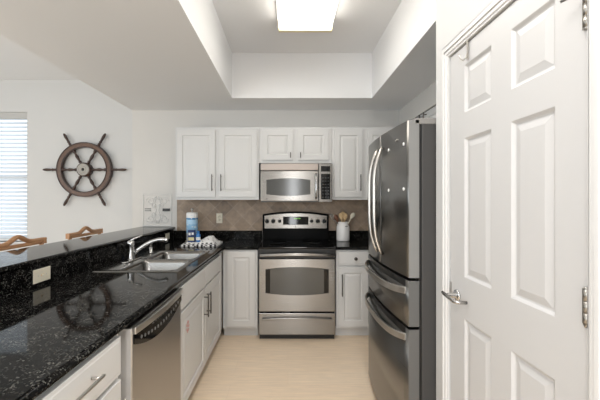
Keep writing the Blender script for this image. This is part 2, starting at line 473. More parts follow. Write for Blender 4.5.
while z < hh-.07:
    t = math.radians(40); c, s = .026*math.cos(t), .026*math.sin(t)
    vv = [bm.verts.new(p) for p in ((-bw, -c-.02, z-s), (bw, -c-.02, z-s), (bw, -.023, z+.003), (bw, c-.02, z+s), (-bw, c-.02, z+s), (-bw, -.023, z+.003))]
    bm.faces.new((vv[0], vv[1], vv[2], vv[5])); bm.faces.new((vv[5], vv[2], vv[3], vv[4]))
    z += .052
obj('slats', bm, 'blind', bl)
obj('bottom_rail', B((-bw, bw, -.045, -.005, .012, .032)), 'wplastic', bl, .003)

# ------------------------------------------------------------------ ceiling light
cl = thing('ceiling_light', 'long lit fluorescent ceiling fixture with a pale diffuser in the raised ceiling tray', 'light', (.145, 2.17, ZT))
LH = .60
obj('housing', B((-.235, .235, -LH, LH, -.03, 0)), 'wplastic', cl, .004)
bm = bmesh.new()
prof = [(-.215, -.03), (-.222, -.08), (-.214, -.104), (.214, -.104), (.222, -.08), (.215, -.03)]
prism(bm, prof, -LH+.012, LH-.012)
obj('diffuser', bm, 'diffuser', cl, .004)
for s in (-1, 1):
    bm = bmesh.new(); y0 = s*LH-.014 if s > 0 else -LH-.016
    prism(bm, [(-.225, 0), (-.229, -.085), (-.222, -.116), (.222, -.116), (.229, -.085), (.225, 0)], y0, y0+.03)
    obj('end_plate', bm, 'endcap', cl, .002, 'yellowed end plate')

# ------------------------------------------------------------------ cabinets
CAB_PROF = [(.006, .007), (.012, .008), (.034, .002)]
def front(name, parent, x0, x1, z0, z1, m='white', panel=True, rail=.058, T=.02):
    bm = bmesh.new()
    if panel: panelled(bm, [x0, x0+rail, x1-rail, x1], [z0, z0+rail, z1-rail, z1], T, {(1, 1)}, CAB_PROF)
    else: panelled(bm, [x0, x0+.012, x1-.012, x1], [z0, z0+.012, z1-.012, z1], T, {(1, 1)}, [(.004, -.002)])
    for v in bm.verts: v.co.y -= T
    return obj(name, bm, m, parent, .002)
def pull(parent, x, z, length, vertical=True, m='pewter', y=-.02, r=.0055, off=.032, label=None):
    bm = bmesh.new(); h = length/2
    d = Vector((0, 0, 1)) if vertical else Vector((1, 0, 0))
    c = Vector((x, y-off, z))
    tube(bm, [c-d*h, c-d*(h-.006), c+d*(h-.006), c+d*h], [r*.7, r, r, r*.7], 10)
    for s in (-1, 1):
        p = c+d*s*(h-.02)
        tube(bm, [p, Vector((p.x, y, p.z))], r*.8, 8)
    return obj('handle', bm, m, parent)
def cabinet(label, loc, rz, w, z0, z1, depth, toe=True, group=None, name='base_cabinet', hollow=False):
    t = thing(name, label, 'cabinet', loc, rz, group)
    if toe:
        if hollow: obj('carcass', B((0, .018, 0, depth, z0+.10, z1), (w-.018, w, 0, depth, z0+.10, z1), (0, w, 0, depth, z0+.10, z0+.12), (0, w, depth-.012, depth, z0+.10, z1), (0, w, 0, .018, z0+.10, z1)), 'white', t)
        else: obj('carcass', B((0, w, 0, depth, z0+.10, z1)), 'white', t, .002)
        obj('toe_kick', B((0.0, w, .075, .095, z0, z0+.10)), 'white', t)
    else:
        obj('carcass', B((0, w, 0, depth, z0, z1)), 'white', t, .002)
    return t
CT = .885        # underside of the worktop
FX = -.65        # face plane of the left run
# drawer base nearest the camera
c = cabinet('white base cabinet with a wide drawer, left foreground before the dishwasher', (FX, .34, 0), PI/2, .925, 0, CT, .60)
f = front('drawer', c, .02, .905, .725, .868, panel=False)
pull(f, .525, .81, .42, False, 'satin', r=.006)
f = front('door', c, .465, .905, .115, .705)
pull(f, .875, .575, .15, True, 'satin')
f = front('door', c, .02, .455, .115, .705)
pull(f, .05, .575, .15, True, 'satin')
# sink base
c = cabinet('white two-door sink base cabinet between the dishwasher and the corner', (FX, 1.915, 0), PI/2, 1.335, 0, CT, .60, hollow=True)
f1 = front('drawer_front', c, .01, .600, .725, .868, panel=False)
f2 = front('drawer_front', c, .610, 1.19, .725, .868, panel=False)
f = front('door', c, .01, .600, .125, .710); pull(f, .565, .585, .17, True, 'pewter')
f = front('door', c, .610, 1.19, .125, .710); pull(f, .645, .585, .17, True, 'pewter')
# back run
YFACE = 3.29
c = cabinet('white single-door base cabinet left of the stove', (-.65, YFACE, 0), 0, .347, 0, CT, .60)
front('door', c, .045, .325, .125, .868)
c = cabinet('white base cabinet with drawer and knob right of the stove', (.479, YFACE, 0), 0, .40, 0, CT, .60)
f = front('drawer', c, .02, .315, .735, .868, panel=False)
bm = bmesh.new(); lathe(bm, [(.006, 0), (.006, .014), (.016, .018), (.017, .024), (.010, .028), (0, .029)], 16, Matrix.Translation((.19, -.02, .80)) @ Matrix.Rotation(PI/2, 4, 'X')); obj('knob', bm, 'pewter', f)
f = front('door', c, .02, .315, .125, .715); pull(f, .055, .54, .22, True, 'pewter')

# upper cabinets
UZ0, UZ1, UY = 1.382, 2.158, 3.57
def upper(label, x0, x1, z0, doors, hz, hl):
    c = cabinet(label, (x0, UY, 0), 0, x1-x0, z0, UZ1, YB-UY, False, 'wall cabinets along the back wall', 'wall_cabinet')
    for (a, b, hs) in doors:
        f = front('door', c, a-x0, b-x0, z0+.03, UZ1-.025, rail=.056)
        hxx = (b-.028 if hs > 0 else a+.028)-x0
        pull(f, hxx, hz, hl, True, 'pewter', r=.005)
    return c
c = upper('tall white two-door wall cabinet left of the microwave', -1.205, -.315, UZ0, [(-1.195, -.785, 1), (-.745, -.335, -1)], 1.565, .18)
c = upper('short white two-door wall cabinet above the microwave', -.313, .472, 1.78, [(-.278, .055, 1), (.106, .438, -1)], 1.86, .06)
c = upper('tall white wall cabinet right of the microwave, partly behind the refrigerator', .474, 1.312, UZ0, [(.502, .805, 1), (.853, 1.19, -1)], 1.565, .18)
# scribe strip along the top and left of the wall cabinets
struct('trim_2', B((-1.222, 1.312, UY+.02, YB, UZ1, UZ1+.014), (-1.222, -1.206, UY+.02, YB, UZ0, UZ1)), 'white')
# cabinet over the refrigerator
c = cabinet('white cabinet high above the refrigerator under the soffit', (1.34, 3.86, 0), -PI/2, 2.17, 1.86, 2.233, .36, False, None, 'wall_cabinet')
f = front('door', c, .05, .66, 1.88, 2.222); pull(f, .62, 2.15, .13, True, 'pewter')
f = front('door', c, .68, 1.40, 1.88, 2.222); pull(f, .72, 2.15, .13, True, 'pewter')

# ------------------------------------------------------------------ worktops
EX = -.62
SY0, SY1, SX0, SX1 = 2.125, 2.985, -1.255, -.715     # sink cut-out
ZW = .915
ct = thing('countertop', 'black speckled granite worktop of the long left run and back corner', 'countertop', (0, 0, 0))
bm = bmesh.new(); X0 = -1.36
h = .012
box(bm, X0, EX-.015, -.2, SY0+h, CT, ZW); box(bm, X0, EX-.015, SY1-h, YB-.002, CT, ZW)
box(bm, X0, SX0+h, SY0+h, SY1-h, CT, ZW); box(bm, SX1-h, EX-.015, SY0+h, SY1-h, CT, ZW)
box(bm, EX-.015, -.302, 3.275, YB-.002, CT, ZW)
tube(bm, [(EX-.015, -.2, .90), (EX-.015, 3.275, .90)], .015, 16)
tube(bm, [(EX-.03, 3.275, .90), (-.302, 3.275, .90)], .015, 16)
obj('slab', bm, 'granite', ct)
obj('backsplash', B((-1.345, -.302, YB-.022, YB-.002, ZW, 1.02)), 'granite', ct, .002)
obj('side_splash', B((-1.364, -1.345, -.2, YB-.022, ZW, 1.034)), 'granite', ct)
ct = thing('countertop', 'short black granite worktop right of the stove under the utensil crock', 'countertop', (0, 0, 0))
bm = B((.478, 1.69, 3.275, YB-.002, CT, ZW)); tube(bm, [(.478, 3.275, .90), (1.69, 3.275, .90)], .015, 16)
obj('slab', bm, 'granite', ct)
obj('backsplash', B((.478, 1.69, YB-.022, YB-.002, ZW, 1.02)), 'granite', ct, .002)
# raised bar
bm = B((-1.735, -1.345, -.2, YB-.002, 1.035, 1.065))
tube(bm, [(-1.345, -.2, 1.05), (-1.345, YB-.002, 1.05)], .015, 16)
tag(obj('bar_counter', bm, 'granite'), 'raised black granite bar ledge on the half wall behind the sink', 'bar counter')
# tile splash
tag(obj('tile_backsplash', B((-1.31, 1.69, YB-.010, YB-.001, 1.02, 1.40)), 'tile'), 'tan tile backsplash laid in diamonds under the wall cabinets', 'backsplash')

# ------------------------------------------------------------------ sink
def rrect(x0, x1, y0, y1, r, n=6):
    out = []
    for cx, cy, a0 in ((x1-r, y0+r, -PI/2), (x1-r, y1-r, 0), (x0+r, y1-r, PI/2), (x0+r, y0+r, PI)):
        for k in range(n+1):
            a = a0+PI/2*k/n; out.append((cx+r*math.cos(a), cy+r*math.sin(a)))
    return out
sk = thing('kitchen_sink', 'double-bowl stainless steel sink set into the left worktop', 'sink', (0, 0, ZW))
bm = bmesh.new(); zr = .006
ym = 2.552
def bowl(bm, cx0, cx1, cy0, cy1, bx0, bx1, by0, by1, depth):
    n = 6
    rect = []
    for (x, y) in ((cx1, cy0), (cx1, cy1), (cx0, cy1), (cx0, cy0)): rect += [(x, y)]*(n+1)
    loops = [([(x, y, zr) for x, y in rect])]
    for (ins, z, r) in ((0, zr, .05), (.006, zr-.004, .045), (.012, -.02, .042), (.028, -depth+.03, .04), (.045, -depth+.006, .04), (.07, -depth, .04), (.2, -depth-.004, .02)):
        loops.append([(x, y, z) for x, y in rrect(bx0+ins, bx1-ins, by0+ins, by1-ins, r)])
    vv = [[bm.verts.new(p) for p in lp] for lp in loops]
    m = len(vv[0])
    for a, b in zip(vv, vv[1:]):
        for k in range(m):
            f = bm.faces.new((a[k], a[(k+1) % m], b[(k+1) % m], b[k])); f.smooth = True
    bm.faces.new(vv[-1])
bowl(bm, SX0, SX1, SY0, ym, -1.11, SX1+-.025, SY0+.025, ym-.012, .19)
bowl(bm, SX0, SX1, ym, SY1, -1.11, SX1+-.025, ym+.012, SY1-.025, .19)
# outer rim lip
lip = [(SX0-.006, SY0-.006), (SX1+.006, SY0-.006), (SX1+.006, SY1+.006), (SX0-.006, SY1+.006)]
inn = [(SX0, SY0), (SX1, SY0), (SX1, SY1), (SX0, SY1)]
a = [bm.verts.new((x, y, zr)) for x, y in inn]; b = [bm.verts.new((x, y, .0008)) for x, y in lip]
for k in range(4): bm.faces.new((a[k], a[(k+1) % 4], b[(k+1) % 4], b[k]))
bmesh.ops.remove_doubles(bm, verts=bm.verts, dist=1e-5)
obj('basin', bm, 'sinksteel', sk)
for yy in (2.34, 2.76):
    bm = bmesh.new(); lathe(bm, [(.042, 0), (.042, .003), (.03, .004), (.028, -.001), (0, -.001)], 24, Matrix.Translation((-.93, yy, -.193)))
    obj('drain', bm, 'chrome', sk)

# ------------------------------------------------------------------ faucet
fa = thing('faucet', 'chrome single-lever kitchen faucet with an arched spout at the sink', 'faucet', (-1.19, 2.50, ZW+.006))
bm = bmesh.new()
prism_z(bm, rrect(-.035, .035, -.13, .13, .034), 0, .012)
obj('deck_plate', bm, 'chrome', fa, .003)
bm = bmesh.new(); lathe(bm, [(.031, .012), (.030, .02), (.026, .03), (.0245, .11), (.027, .125), (.026, .14), (.018, .152), (0, .156)], 24)
obj('body', bm, 'chrome', fa)
bm = bmesh.new()
tube(bm, [(.012, .006, .05), (.05, .012, .082), (.10, .025, .118), (.15, .036, .143), (.195, .045, .155), (.228, .052, .153), (.246, .056, .147), (.254, .057, .136)],
     [.014, .014, .0135, .013, .014, .017, .017, .016], 14)
obj('spout', bm, 'chrome', fa)
bm = bmesh.new()
tube(bm, [(0, 0, .150), (.02, .01, .165), (.04, .024, .174), (.066, .042, .184)], [.010, .008, .007, .008], 10, False, 1.3)
obj('lever', bm, 'chrome', fa)
sp = thing('side_sprayer', 'small chrome side sprayer beside the faucet behind the sink', 'sprayer', (-1.19, 2.86, ZW+.006))
bm = bmesh.new(); lathe(bm, [(.024, 0), (.023, .008), (.016, .014), (.014, .05)], 20); obj('holder', bm, 'chrome', sp)
bm = bmesh.new(); lathe(bm, [(.012, .05), (.015, .07), (.018, .095), (.016, .108), (0, .112)], 20)
tube(bm, [(.0, 0, .095), (.028, 0, .103)], [.011, .010], 10); obj('spray_head', bm, 'chrome', sp)

# ------------------------------------------------------------------ outlets
def outlet(label, loc, rz, horizontal, m):
    o = thing('wall_outlet', label, 'outlet', loc, rz)
    w_, h_ = (.057, .035) if horizontal else (.036, .058)
    obj('cover_plate', B((-w_, w_, -.006, 0, -h_, h_)), m, o, .003)
    for s in (-1, 1):
        cx, cz_ = (s*.02, 0) if horizontal else (0, s*.02)
        bm = bmesh.new(); lathe(bm, [(.015, 0), (.015, .002), (0, .002)], 16, Matrix.Translation((cx, -.006, cz_)) @ Matrix.Rotation(PI/2, 4, 'X'))
        so = obj('socket', bm, m, o)
        for q in (-1, 1):
            if horizontal: sb = (cx-.004, cx+.004, -.0086, -.008, q*.006-.001, q*.006+.001)
            else: sb = (q*.006-.001, q*.006+.001, -.0086, -.008, cz_-.004, cz_+.004)
            obj('slot', B(sb), 'blackplastic', so)
sw_ = thing('light_switch', 'ivory switch plate low on the black splash, left foreground', 'switch', (-1.345, 1.80, .972), PI/2)
obj('cover_plate', B((-.062, .062, -.006, 0, -.037, .037)), 'ivory', sw_, .003)
obj('toggle_slot', B((-.011, .011, -.0065, -.0055, -.0055, .0055)), 'spoonwood', sw_, 0, 'dark slot around the toggle')
obj('toggle', B((-.006, .003, -.014, -.006, -.004, .004)), 'ivory', sw_, .001)
for x in (-.03, .03):
    bm = bmesh.new(); lathe(bm, [(.003, 0), (.003, .001), (0, .001)], 10, Matrix.Translation((x, -.006, 0)) @ Matrix.Rotation(PI/2, 4, 'X')); obj('screw', bm, 'satin', sw_)
outlet('ivory outlet plate on the black splash beside the back wall corner', (-1.345, 3.675, .975), PI/2, True, 'ivory')
outlet('cream outlet on the tan tile behind the folded towel', (-.808, YB-.010, 1.165), 0, False, 'ivory')

# ------------------------------------------------------------------ dishwasher
dw = thing('dishwasher', 'stainless steel dishwasher with black crescent control panel under the left worktop', 'dishwasher', (EX+.004, 1.308, 0), PI/2)
WDW = .592
obj('tub', B((.004, WDW-.004, .085, .60, .10, .875)), 'greyplastic', dw)
obj('toe_kick', B((0, WDW, .08, .10, 0.0, .10)), 'blackplastic', dw)
bm = B((0, WDW, 0, .085, .115, .872))
obj('door', bm, 'dwsteel', dw, .006)
obj('pale_side_strip', B((-.003, 0, .006, .085, .12, .868)), 'paleside', dw)  # added pale strip brightens the door side, which renders dark in its gap
def crescent(x0, x1, ztop, zend, zmid, n=20):
    o = [(x0, ztop)]
    for k in range(n+1):
        t = k/n; x = x0+(x1-x0)*t
        o.append((x, zend-(zend-zmid)*(1-(2*t-1)**2)))
    o.append((x1, ztop)); return o
bm = bmesh.new(); prism(bm, crescent(.006, WDW-.006, .850, .805, .745), -.005, .002)
cp = obj('control_panel', bm, 'blackglass', dw)
for k in range(14):
    bm = bmesh.new()
    t = (k+.5)/14; x = .05+.49*t; z = .815-.028*(1-(2*t-1)**2)
    lathe(bm, [(.0075, 0), (.0075, .002), (0, .002)], 10, Matrix.Translation((x, -.005, z)) @ Matrix.Rotation(PI/2, 4, 'X'))
    obj('button', bm, 'label', cp)
for k in range(8):
    x = .18+.03*k; obj('printed_mark', B((x, x+.018, -.0058, -.005, .822, .8255)), 'label', cp)
bm = bmesh.new()
ribbon(bm, [(WDW*t, -.004-.016*(1-(2*t-1)**2), .860) for t in [k/16 for k in range(17)]], .028, .018)
obj('handle', bm, 'satin', dw, .003)

# red sticker on the sink cabinet door
st = thing('sticker', 'small faded red flower sticker on the sink cabinet door', 'sticker', (FX+.0196, 2.075, .585), PI/2)
bm = bmesh.new()
for k in range(7):
    a = k*2*PI/7
    cx, cz_ = (.02*math.cos(a), .03*math.sin(a))
    lathe(bm, [(.010, 0), (.010, .0012), (0, .0012)], 10, Matrix.Translation((cx, 0, cz_)) @ Matrix.Rotation(PI/2, 4, 'X'))
lathe(bm, [(.007, 0), (.007, .0014), (0, .0014)], 10, Matrix.Rotation(PI/2, 4, 'X'))
obj('petals', bm, 'red', st)

# ------------------------------------------------------------------ stove
RX0, RW, RYF = -.293, .764, 3.235
rg = thing('stove', 'stainless steel electric stove with black glass cooktop in the middle of the back run', 'stove', (RX0, RYF, 0))
obj('body', B((.004, RW-.004, .045, .64, .05, .90)), 'blackplastic', rg)
obj('base_skirt', B((.01, RW-.01, .05, .07, 0, .055)), 'blackplastic', rg)
bm = B((0, RW, 0, .64, .898, .918)); obj('cooktop', bm, 'blackglass', rg, .006)
for (x, y, r) in ((.20, .17, .105), (.56, .17, .085), (.20, .45, .085), (.56, .45, .105)):
    bm = bmesh.new()
    for rr in (r, r*.62): lathe(bm, [(rr-.004, .9180), (rr-.004, .9185), (rr, .9185), (rr, .9180)], 40, Matrix.Translation((x, y, 0)))
    obj('burner', bm, 'ring', rg)
obj('front_rail', B((.0, RW, .004, .05, .805, .897)), 'blackplastic', rg, .004)
def swell(x0, x1, z0, z1, bulge, n=20):
    o = [(x0, z0)]
    o += [(x0+(x1-x0)*k/n, z0-bulge*(1-(2*k/n-1)**2)) for k in range(1, n)]
    o += [(x1, z0), (x1, z1)]
    o += [(x1-(x1-x0)*k/n, z1+bulge*(1-(2*k/n-1)**2)) for k in range(1, n)]
    o += [(x0, z1)]; return o
dr = obj('oven_door', B((.006, RW-.006, 0, .045, .285, .800)), 'steel', rg, .005)
bm = bmesh.new(); prism(bm, swell(.072, RW-.072, .468, .70, .022), -.003, .004); gl = obj('door_glass', bm, 'blackglass', dr, .001)
bm = bmesh.new(); prism(bm, swell(.118, RW-.118, .468, .70, .020), -.0042, .0); obj('inner_window', bm, 'ovenglass', gl)
bm = bmesh.new()
ribbon(bm, [(.02+(RW-.04)*k/20, -.030-.022*(1-(2*k/20-1)**2), .842+.012*(1-(2*k/20-1)**2)) for k in range(21)], .026, .018)
box(bm, .02, .05, -.032, .01, .83, .855); box(bm, RW-.05, RW-.02, -.032, .01, .83, .855)
obj('handle', bm, 'steel', dr, .004)
wr = obj('storage_drawer', B((.006, RW-.006, 0, .045, .058, .270)), 'steel', rg, .005)
bm = bmesh.new()
ribbon(bm, [(.04+(RW-.08)*k/20, -.018-.012*(1-(2*k/20-1)**2), .214+.012*(1-(2*k/20-1)**2)) for k in range(21)], .018, .014)
box(bm, .04, .07, -.022, .005, .207, .222); box(bm, RW-.07, RW-.04, -.022, .005, .207, .222)
obj('handle', bm, 'steel', wr, .004)
# backguard
bm = bmesh.new()
def arch(x0, x1, z0, z1, rise, n=18):
    return [(x0, z0), (x1, z0)]+[(x1-(x1-x0)*k/n, z1+rise*(1-(2*k/n-1)**2)) for k in range(n+1)]
prism(bm, arch(.0, RW, .918, 1.215, .032), .575, .645)
bgd = obj('backguard', bm, 'enamel', rg, .004)
bm = bmesh.new(); prism(bm, arch(.022, RW-.022, 1.052, 1.198, .030), .568, .576); obj('control_fascia', bm, 'steel', bgd, .002)
obj('display', B((.236, .528, .564, .569, 1.095, 1.188)), 'blackglass', bgd, .002)
bm = bmesh.new()
for x in (.365, .385, .405, .425): box(bm, x, x+.004, .5632, .564, 1.16, 1.175); box(bm, x, x+.012, .5632, .564, 1.165, 1.169)
obj('clock_digits', bm, 'green', bgd)
bm = bmesh.new(); lathe(bm, [(.007, 0), (.007, .0015), (0, .0015)], 14, Matrix.Translation((RW/2, .568, 1.072)) @ Matrix.Rotation(PI/2, 4, 'X')); obj('badge', bm, 'pewter', bgd)
for kx in (267, 273.3, 279.7, 311.6, 317.8, 324.3):
    x = (kx-288)/86.7-RX0
    small = kx in (279.7, 311.6)
    r = .019 if small else .024
    bm = bmesh.new()
    RYm = Matrix.Translation((x, .568, 1.136)) @ Matrix.Rotation(PI/2, 4, 'X')
    lathe(bm, [(r, 0), (r, .006), (r*.82, .010), (r*.76, .026), (0, .027)], 20, RYm)
    box(bm, x-.0025, x+.0025, .539, .545, 1.136-r*.7, 1.136+r*.7)
    obj('knob', bm, 'blackplastic', bgd)
    bm = bmesh.new(); box(bm, x-.004, x+.004, .5672, .568, 1.136+r+.008, 1.136+r+.013); obj('dial_mark', bm, 'blackplastic', bgd)

# ------------------------------------------------------------------ microwave
MZ = 1.357; MH = .408; MY = 3.495
mw = thing('microwave', 'stainless steel over-the-range microwave with dark window below the short wall cabinet', 'microwave', (-.291, MY, MZ))
MWW = .760
obj('case', B((.002, MWW-.002, .03, YB-MY-.012, 0, MH+.01)), 'greyplastic', mw, .003)
obj('vent_grille', B((0, .612, .002, .03, .338, MH)), 'ventsteel', mw, .004)
md = obj('door', B((0, .612, 0, .03, .012, .330)), 'steel', mw, .005)
bm = bmesh.new(); prism(bm, swell(.062, .528, .085, .235, .018), -.003, .003); obj('window', bm, 'ovenglass', md)
bm = bmesh.new(); ribbon(bm, [(.06, -.0012, .034), (.075, -.0012, .034)], .010, .001); obj('badge', bm, 'pewter', md)
bm = bmesh.new()
tube(bm, [(.585+.0, -.002, .035), (.585, -.028, .05), (.587, -.040, .11), (.588, -.043, .165), (.587, -.040, .22), (.585, -.028, .285), (.585, -.002, .30)], .010, 12)
obj('handle', bm, 'chrome', md)
pn = obj('control_panel', B((.616, MWW, 0, .03, .0, MH)), 'steel', mw, .004)
obj('display', B((.640, .738, -.003, .002, .325, .382)), 'blackglass', pn)
kp = obj('keypad', B((.640, .738, -.003, .002, .03, .300)), 'blackglass', pn)
for i in range(3):
    for j in range(7): obj('key', B((.652+.029*i, .668+.029*i, -.0036, -.003, .05+.034*j, .056+.034*j)), 'keymark', kp)

# ------------------------------------------------------------------ refrigerator
FW = .836
fr = thing('refrigerator', 'dark stainless french-door refrigerator with two lower drawers on the right', 'refrigerator', (.612, 2.506, 0), -PI/2)
obj('cabinet', B((.0, FW, .066, .74, .03, 1.765)), 'fridgeside', fr, .004)
obj('base_grille', B((.01, FW-.01, .045, .07, .005, .065)), 'blackplastic', fr)
obj('door_gasket', B((.004, FW-.004, .052, .066, .06, 1.77)), 'gasket_shade', fr)
def bulged(x0, x1, z0, z1, T=.052, n=14, amp=.026):
    pts = []
    for k in range(n+1):
        x = x0+(x1-x0)*k/n; u = 2*x/FW-1
        pts.append((x, -amp*(1-u*u)))
    bm = bmesh.new()
    a = [bm.verts.new((x, y, z0)) for x, y in pts]; b = [bm.verts.new((x, y, z1)) for x, y in pts]
    c0 = [bm.verts.new((x0, T, z0)), bm.verts.new((x1, T, z0))]; c1 = [bm.verts.new((x0, T, z1)), bm.verts.new((x1, T, z1))]
    for k in range(n):
        f = bm.faces.new((a[k], a[k+1], b[k+1], b[k])); f.smooth = True
    bm.faces.new((c0[0], c0[1], c1[1], c1[0])); bm.faces.new((a[0], b[0], c1[0], c0[0])); bm.faces.new((a[-1], c0[1], c1[1], b[-1]))
    bm.faces.new(a[::-1]+c0); bm.faces.new(b+c1[::-1])
    # material 1 on door sides (facing along x) is the light edge moulding
    for f in bm.faces:
        f.normal_update()
        if abs(f.normal.x) > .95 and len(f.verts) == 4: f.material_index = 1
    return bm
def yf(x): return -.026*(1-(2*x/FW-1)**2)
split = FW/2
dl = obj('door', bulged(0, split-.002, .985, 1.785), ['darksteel', 'fridgeedge'], fr)
dr_ = obj('door', bulged(split+.002, FW, .985, 1.785), ['darksteel', 'fridgeedge'], fr)
def bowhandle(x, dx):
    bm = bmesh.new(); pts = []
    for k in range(19):
        t = k/18; z = 1.045+.66*t; y = yf(x)-.004-.052*(1-(2*t-1)**4)
        pts.append((x+dx*(1-(2*t-1)**2), y, z))
    tube(bm, pts, [.009]+[.0105]*17+[.009], 12)
    return bm
obj('handle', bowhandle(split-.050, -.006), 'satin', dl)
obj('handle', bowhandle(split+.052, .006), 'satin', dr_)
bm = bmesh.new(); box(bm, FW-.165, FW-.13, yf(FW-.147)-.0022, yf(FW-.147)+.002, 1.706, 1.713); obj('badge', bm, 'satin', dr_)
d2 = obj('drawer', bulged(0, FW, .738, .970), ['darksteel', 'draweredge'], fr)
d3 = obj('drawer', bulged(0, FW, .065, .723), ['darksteel', 'draweredge'], fr)
for z, d in ((.952, d2), (.705, d3)):
    bm = bmesh.new(); pts = []
    for k in range(17):
        x = .012+(FW-.05)*k/16; pts.append((x, yf(x)-.0005, z))
    ribbon(bm, pts, .035, .003); obj('recess_shade', bm, 'gasket_shade', d)  # dark band on the front stands in for shade in the recess
def drawer_handle(z):
    bm = bmesh.new(); pts = []
    for k in range(25):
        t = k/24; x = .03+(FW-.06)*t
        pts.append((x, yf(x)-.002-.044*(1-(2*t-1)**6), z-.012*(1-(2*t-1)**2)))
    ribbon(bm, pts, .036, .012)
    return bm
obj('handle', drawer_handle(.915), 'satin', d2, .003)
obj('handle', drawer_handle(.675), 'satin', d3, .003)
for x in (.0, FW-.06): obj('hinge_cover', B((x, x+.06, .03, .16, 1.765, 1.795)), 'greyplastic', fr, .004)
# magnets on the near door
for (yy, zz, lab) in ((1.93, 1.672, 'small white round magnet on the refrigerator door, upper one nearer the door handles'), (1.725, 1.672, 'small white round magnet on the refrigerator door, upper one nearer the hinge edge'),
                      (1.93, 1.437, 'small white round magnet on the refrigerator door, lower one nearer the door handles'), (1.725, 1.437, 'small white round magnet on the refrigerator door, lower one nearer the hinge edge')):
    lx = 2.506-yy
    bm = bmesh.new(); lathe(bm, [(.009, 0), (.009, .004), (.007, .006), (0, .006)], 16, Matrix.Rotation(-PI/2, 4, 'Y'))
    o = obj('magnet', bm, 'wplastic'); o.location = (.612+yf(lx)+.001, yy, zz); tag(o, lab, 'magnet', 'white magnets on the refrigerator')

# ------------------------------------------------------------------ ship's wheel
WXc, WZc, WR = -2.563, 1.762, .37
sw = thing('ship_wheel', 'dark wooden ship wheel with six turned spokes hung on the dining wall', 'ship wheel', (WXc, YD-.002, WZc))
RX = Matrix.Rotation(PI/2, 4, 'X')
bm = bmesh.new()
def ringprof(bm, prof, seg=64):
    n = len(prof); rings = []
    for k in range(seg):
        a = 2*PI*k/seg
        rings.append([bm.verts.new((r*math.cos(a), y, r*math.sin(a))) for r, y in prof])
    for k in range(seg):
        a, b = rings[k], rings[(k+1) % seg]
        for i in range(n): bm.faces.new((a[i], a[(i+1) % n], b[(i+1) % n], b[i]))
ringprof(bm, [(.286, -.050), (.290, -.060), (.334, -.060), (.338, -.050), (.338, -.018), (.286, -.018)])
rim = obj('rim', bm, 'darkwood', sw, .002)
for r0, r1 in ((.280, .291), (.333, .345)):
    bm = bmesh.new(); ringprof(bm, [(r0, -.066), (r1, -.066), (r1, -.016), (r0, -.016)]); obj('rim_band', bm, 'blackwood', rim, .003, 'darker edge band')
for k in range(6):
    a = 2*PI*k/6
    prof = [(.014, .06), (.014, .10), (.020, .115), (.012, .13), (.017, .16), (.021, .19), (.014, .215), (.011, .235), (.019, .255), (.021, .275), (.016, .29), (.016, .375), (.011, .385), (.019, .40), (.012, .412), (.015, .44), (.018, .475), (.016, .50), (.010, .522), (0, .528)]
    bm = bmesh.new(); lathe(bm, prof, 14, Matrix.Translation((0, -.04, 0)) @ Matrix.Rotation(PI/2-a, 4, 'Y'))
    obj('spoke', bm, 'blackwood', sw)
bm = bmesh.new(); lathe(bm, [(.088, .0), (.088, .065), (.08, .07), (0, .07)], 40, RX); hb = obj('hub', bm, 'blackwood', sw)
bm = bmesh.new(); lathe(bm, [(.074, .068), (.076, .074), (.070, .078), (.058, .078), (.056, .074), (.040, .074), (.038, .080), (.024, .080), (.022, .076), (0, .076)], 40, RX); obj('hub_plate', bm, 'hub', hb, 0, 'pewter hub plate')
bm = bmesh.new(); lathe(bm, [(.017, .074), (.017, .0775), (0, .0775)], 20, RX); obj('bore', bm, 'blackplastic', hb)

# ------------------------------------------------------------------ white scrollwork panel on the stub wall
px = lambda x: (x-288)/84.6
pz = lambda y: 1.38-(y-200)/84.6
sp = thing('scroll_panel', 'white scrolled metal panel on the wall above the end of the bar', 'wall decoration', (px(157.5), YB, 0))
hw_ = (172-143.5)/2/84.6; z0_, z1_ = pz(226), pz(194)
obj('frame', B((-hw_, -hw_+.005, -.007, 0, z0_, z1_), (hw_-.005, hw_, -.007, 0, z0_, z1_), (-hw_, hw_, -.010, 0, z0_, z0_+.008), (-hw_, hw_, -.007, 0, z1_-.005, z1_)), 'scroll', sp, .001)
bm = bmesh.new()
def spiral(cx, cz_, r0, turns, sx, sz):
    pts = []
    for k in range(26):
        t = k/25; a = turns*2*PI*t; r = r0*(1-.75*t)
        pts.append((cx+sx*r*math.cos(a), -.004, cz_+sz*r*math.sin(a)))
    tube(bm, pts, .0032, 6)
zc = (z0_+z1_)/2
for sx in (-1, 1):
    for sz in (-1, 1):
        spiral(sx*.085, zc+sz*.105, .050, 1.3, sx, sz); spiral(sx*.045, zc+sz*.05, .030, 1.2, -sx, sz); spiral(sx*.028, zc+sz*.135, .024, 1.2, -sx, -sz)
    tube(bm, [(sx*.012, -.004, zc-.16), (sx*.035, -.004, zc-.08), (sx*.014, -.004, zc), (sx*.035, -.004, zc+.08), (sx*.012, -.004, zc+.16)], .0034, 6)
obj('scrolls', bm, 'scroll', sp)
obj('label_plate', B((.065, .148, -.014, -.002, pz(211.2), pz(208.4))), 'blackplastic', sp, 0, 'small black plate')
for q in (208.3, 210.3): obj('slot', B((-.145, -.075, -.012, -.002, pz(q+.7), pz(q))), 'greyplastic', sp)

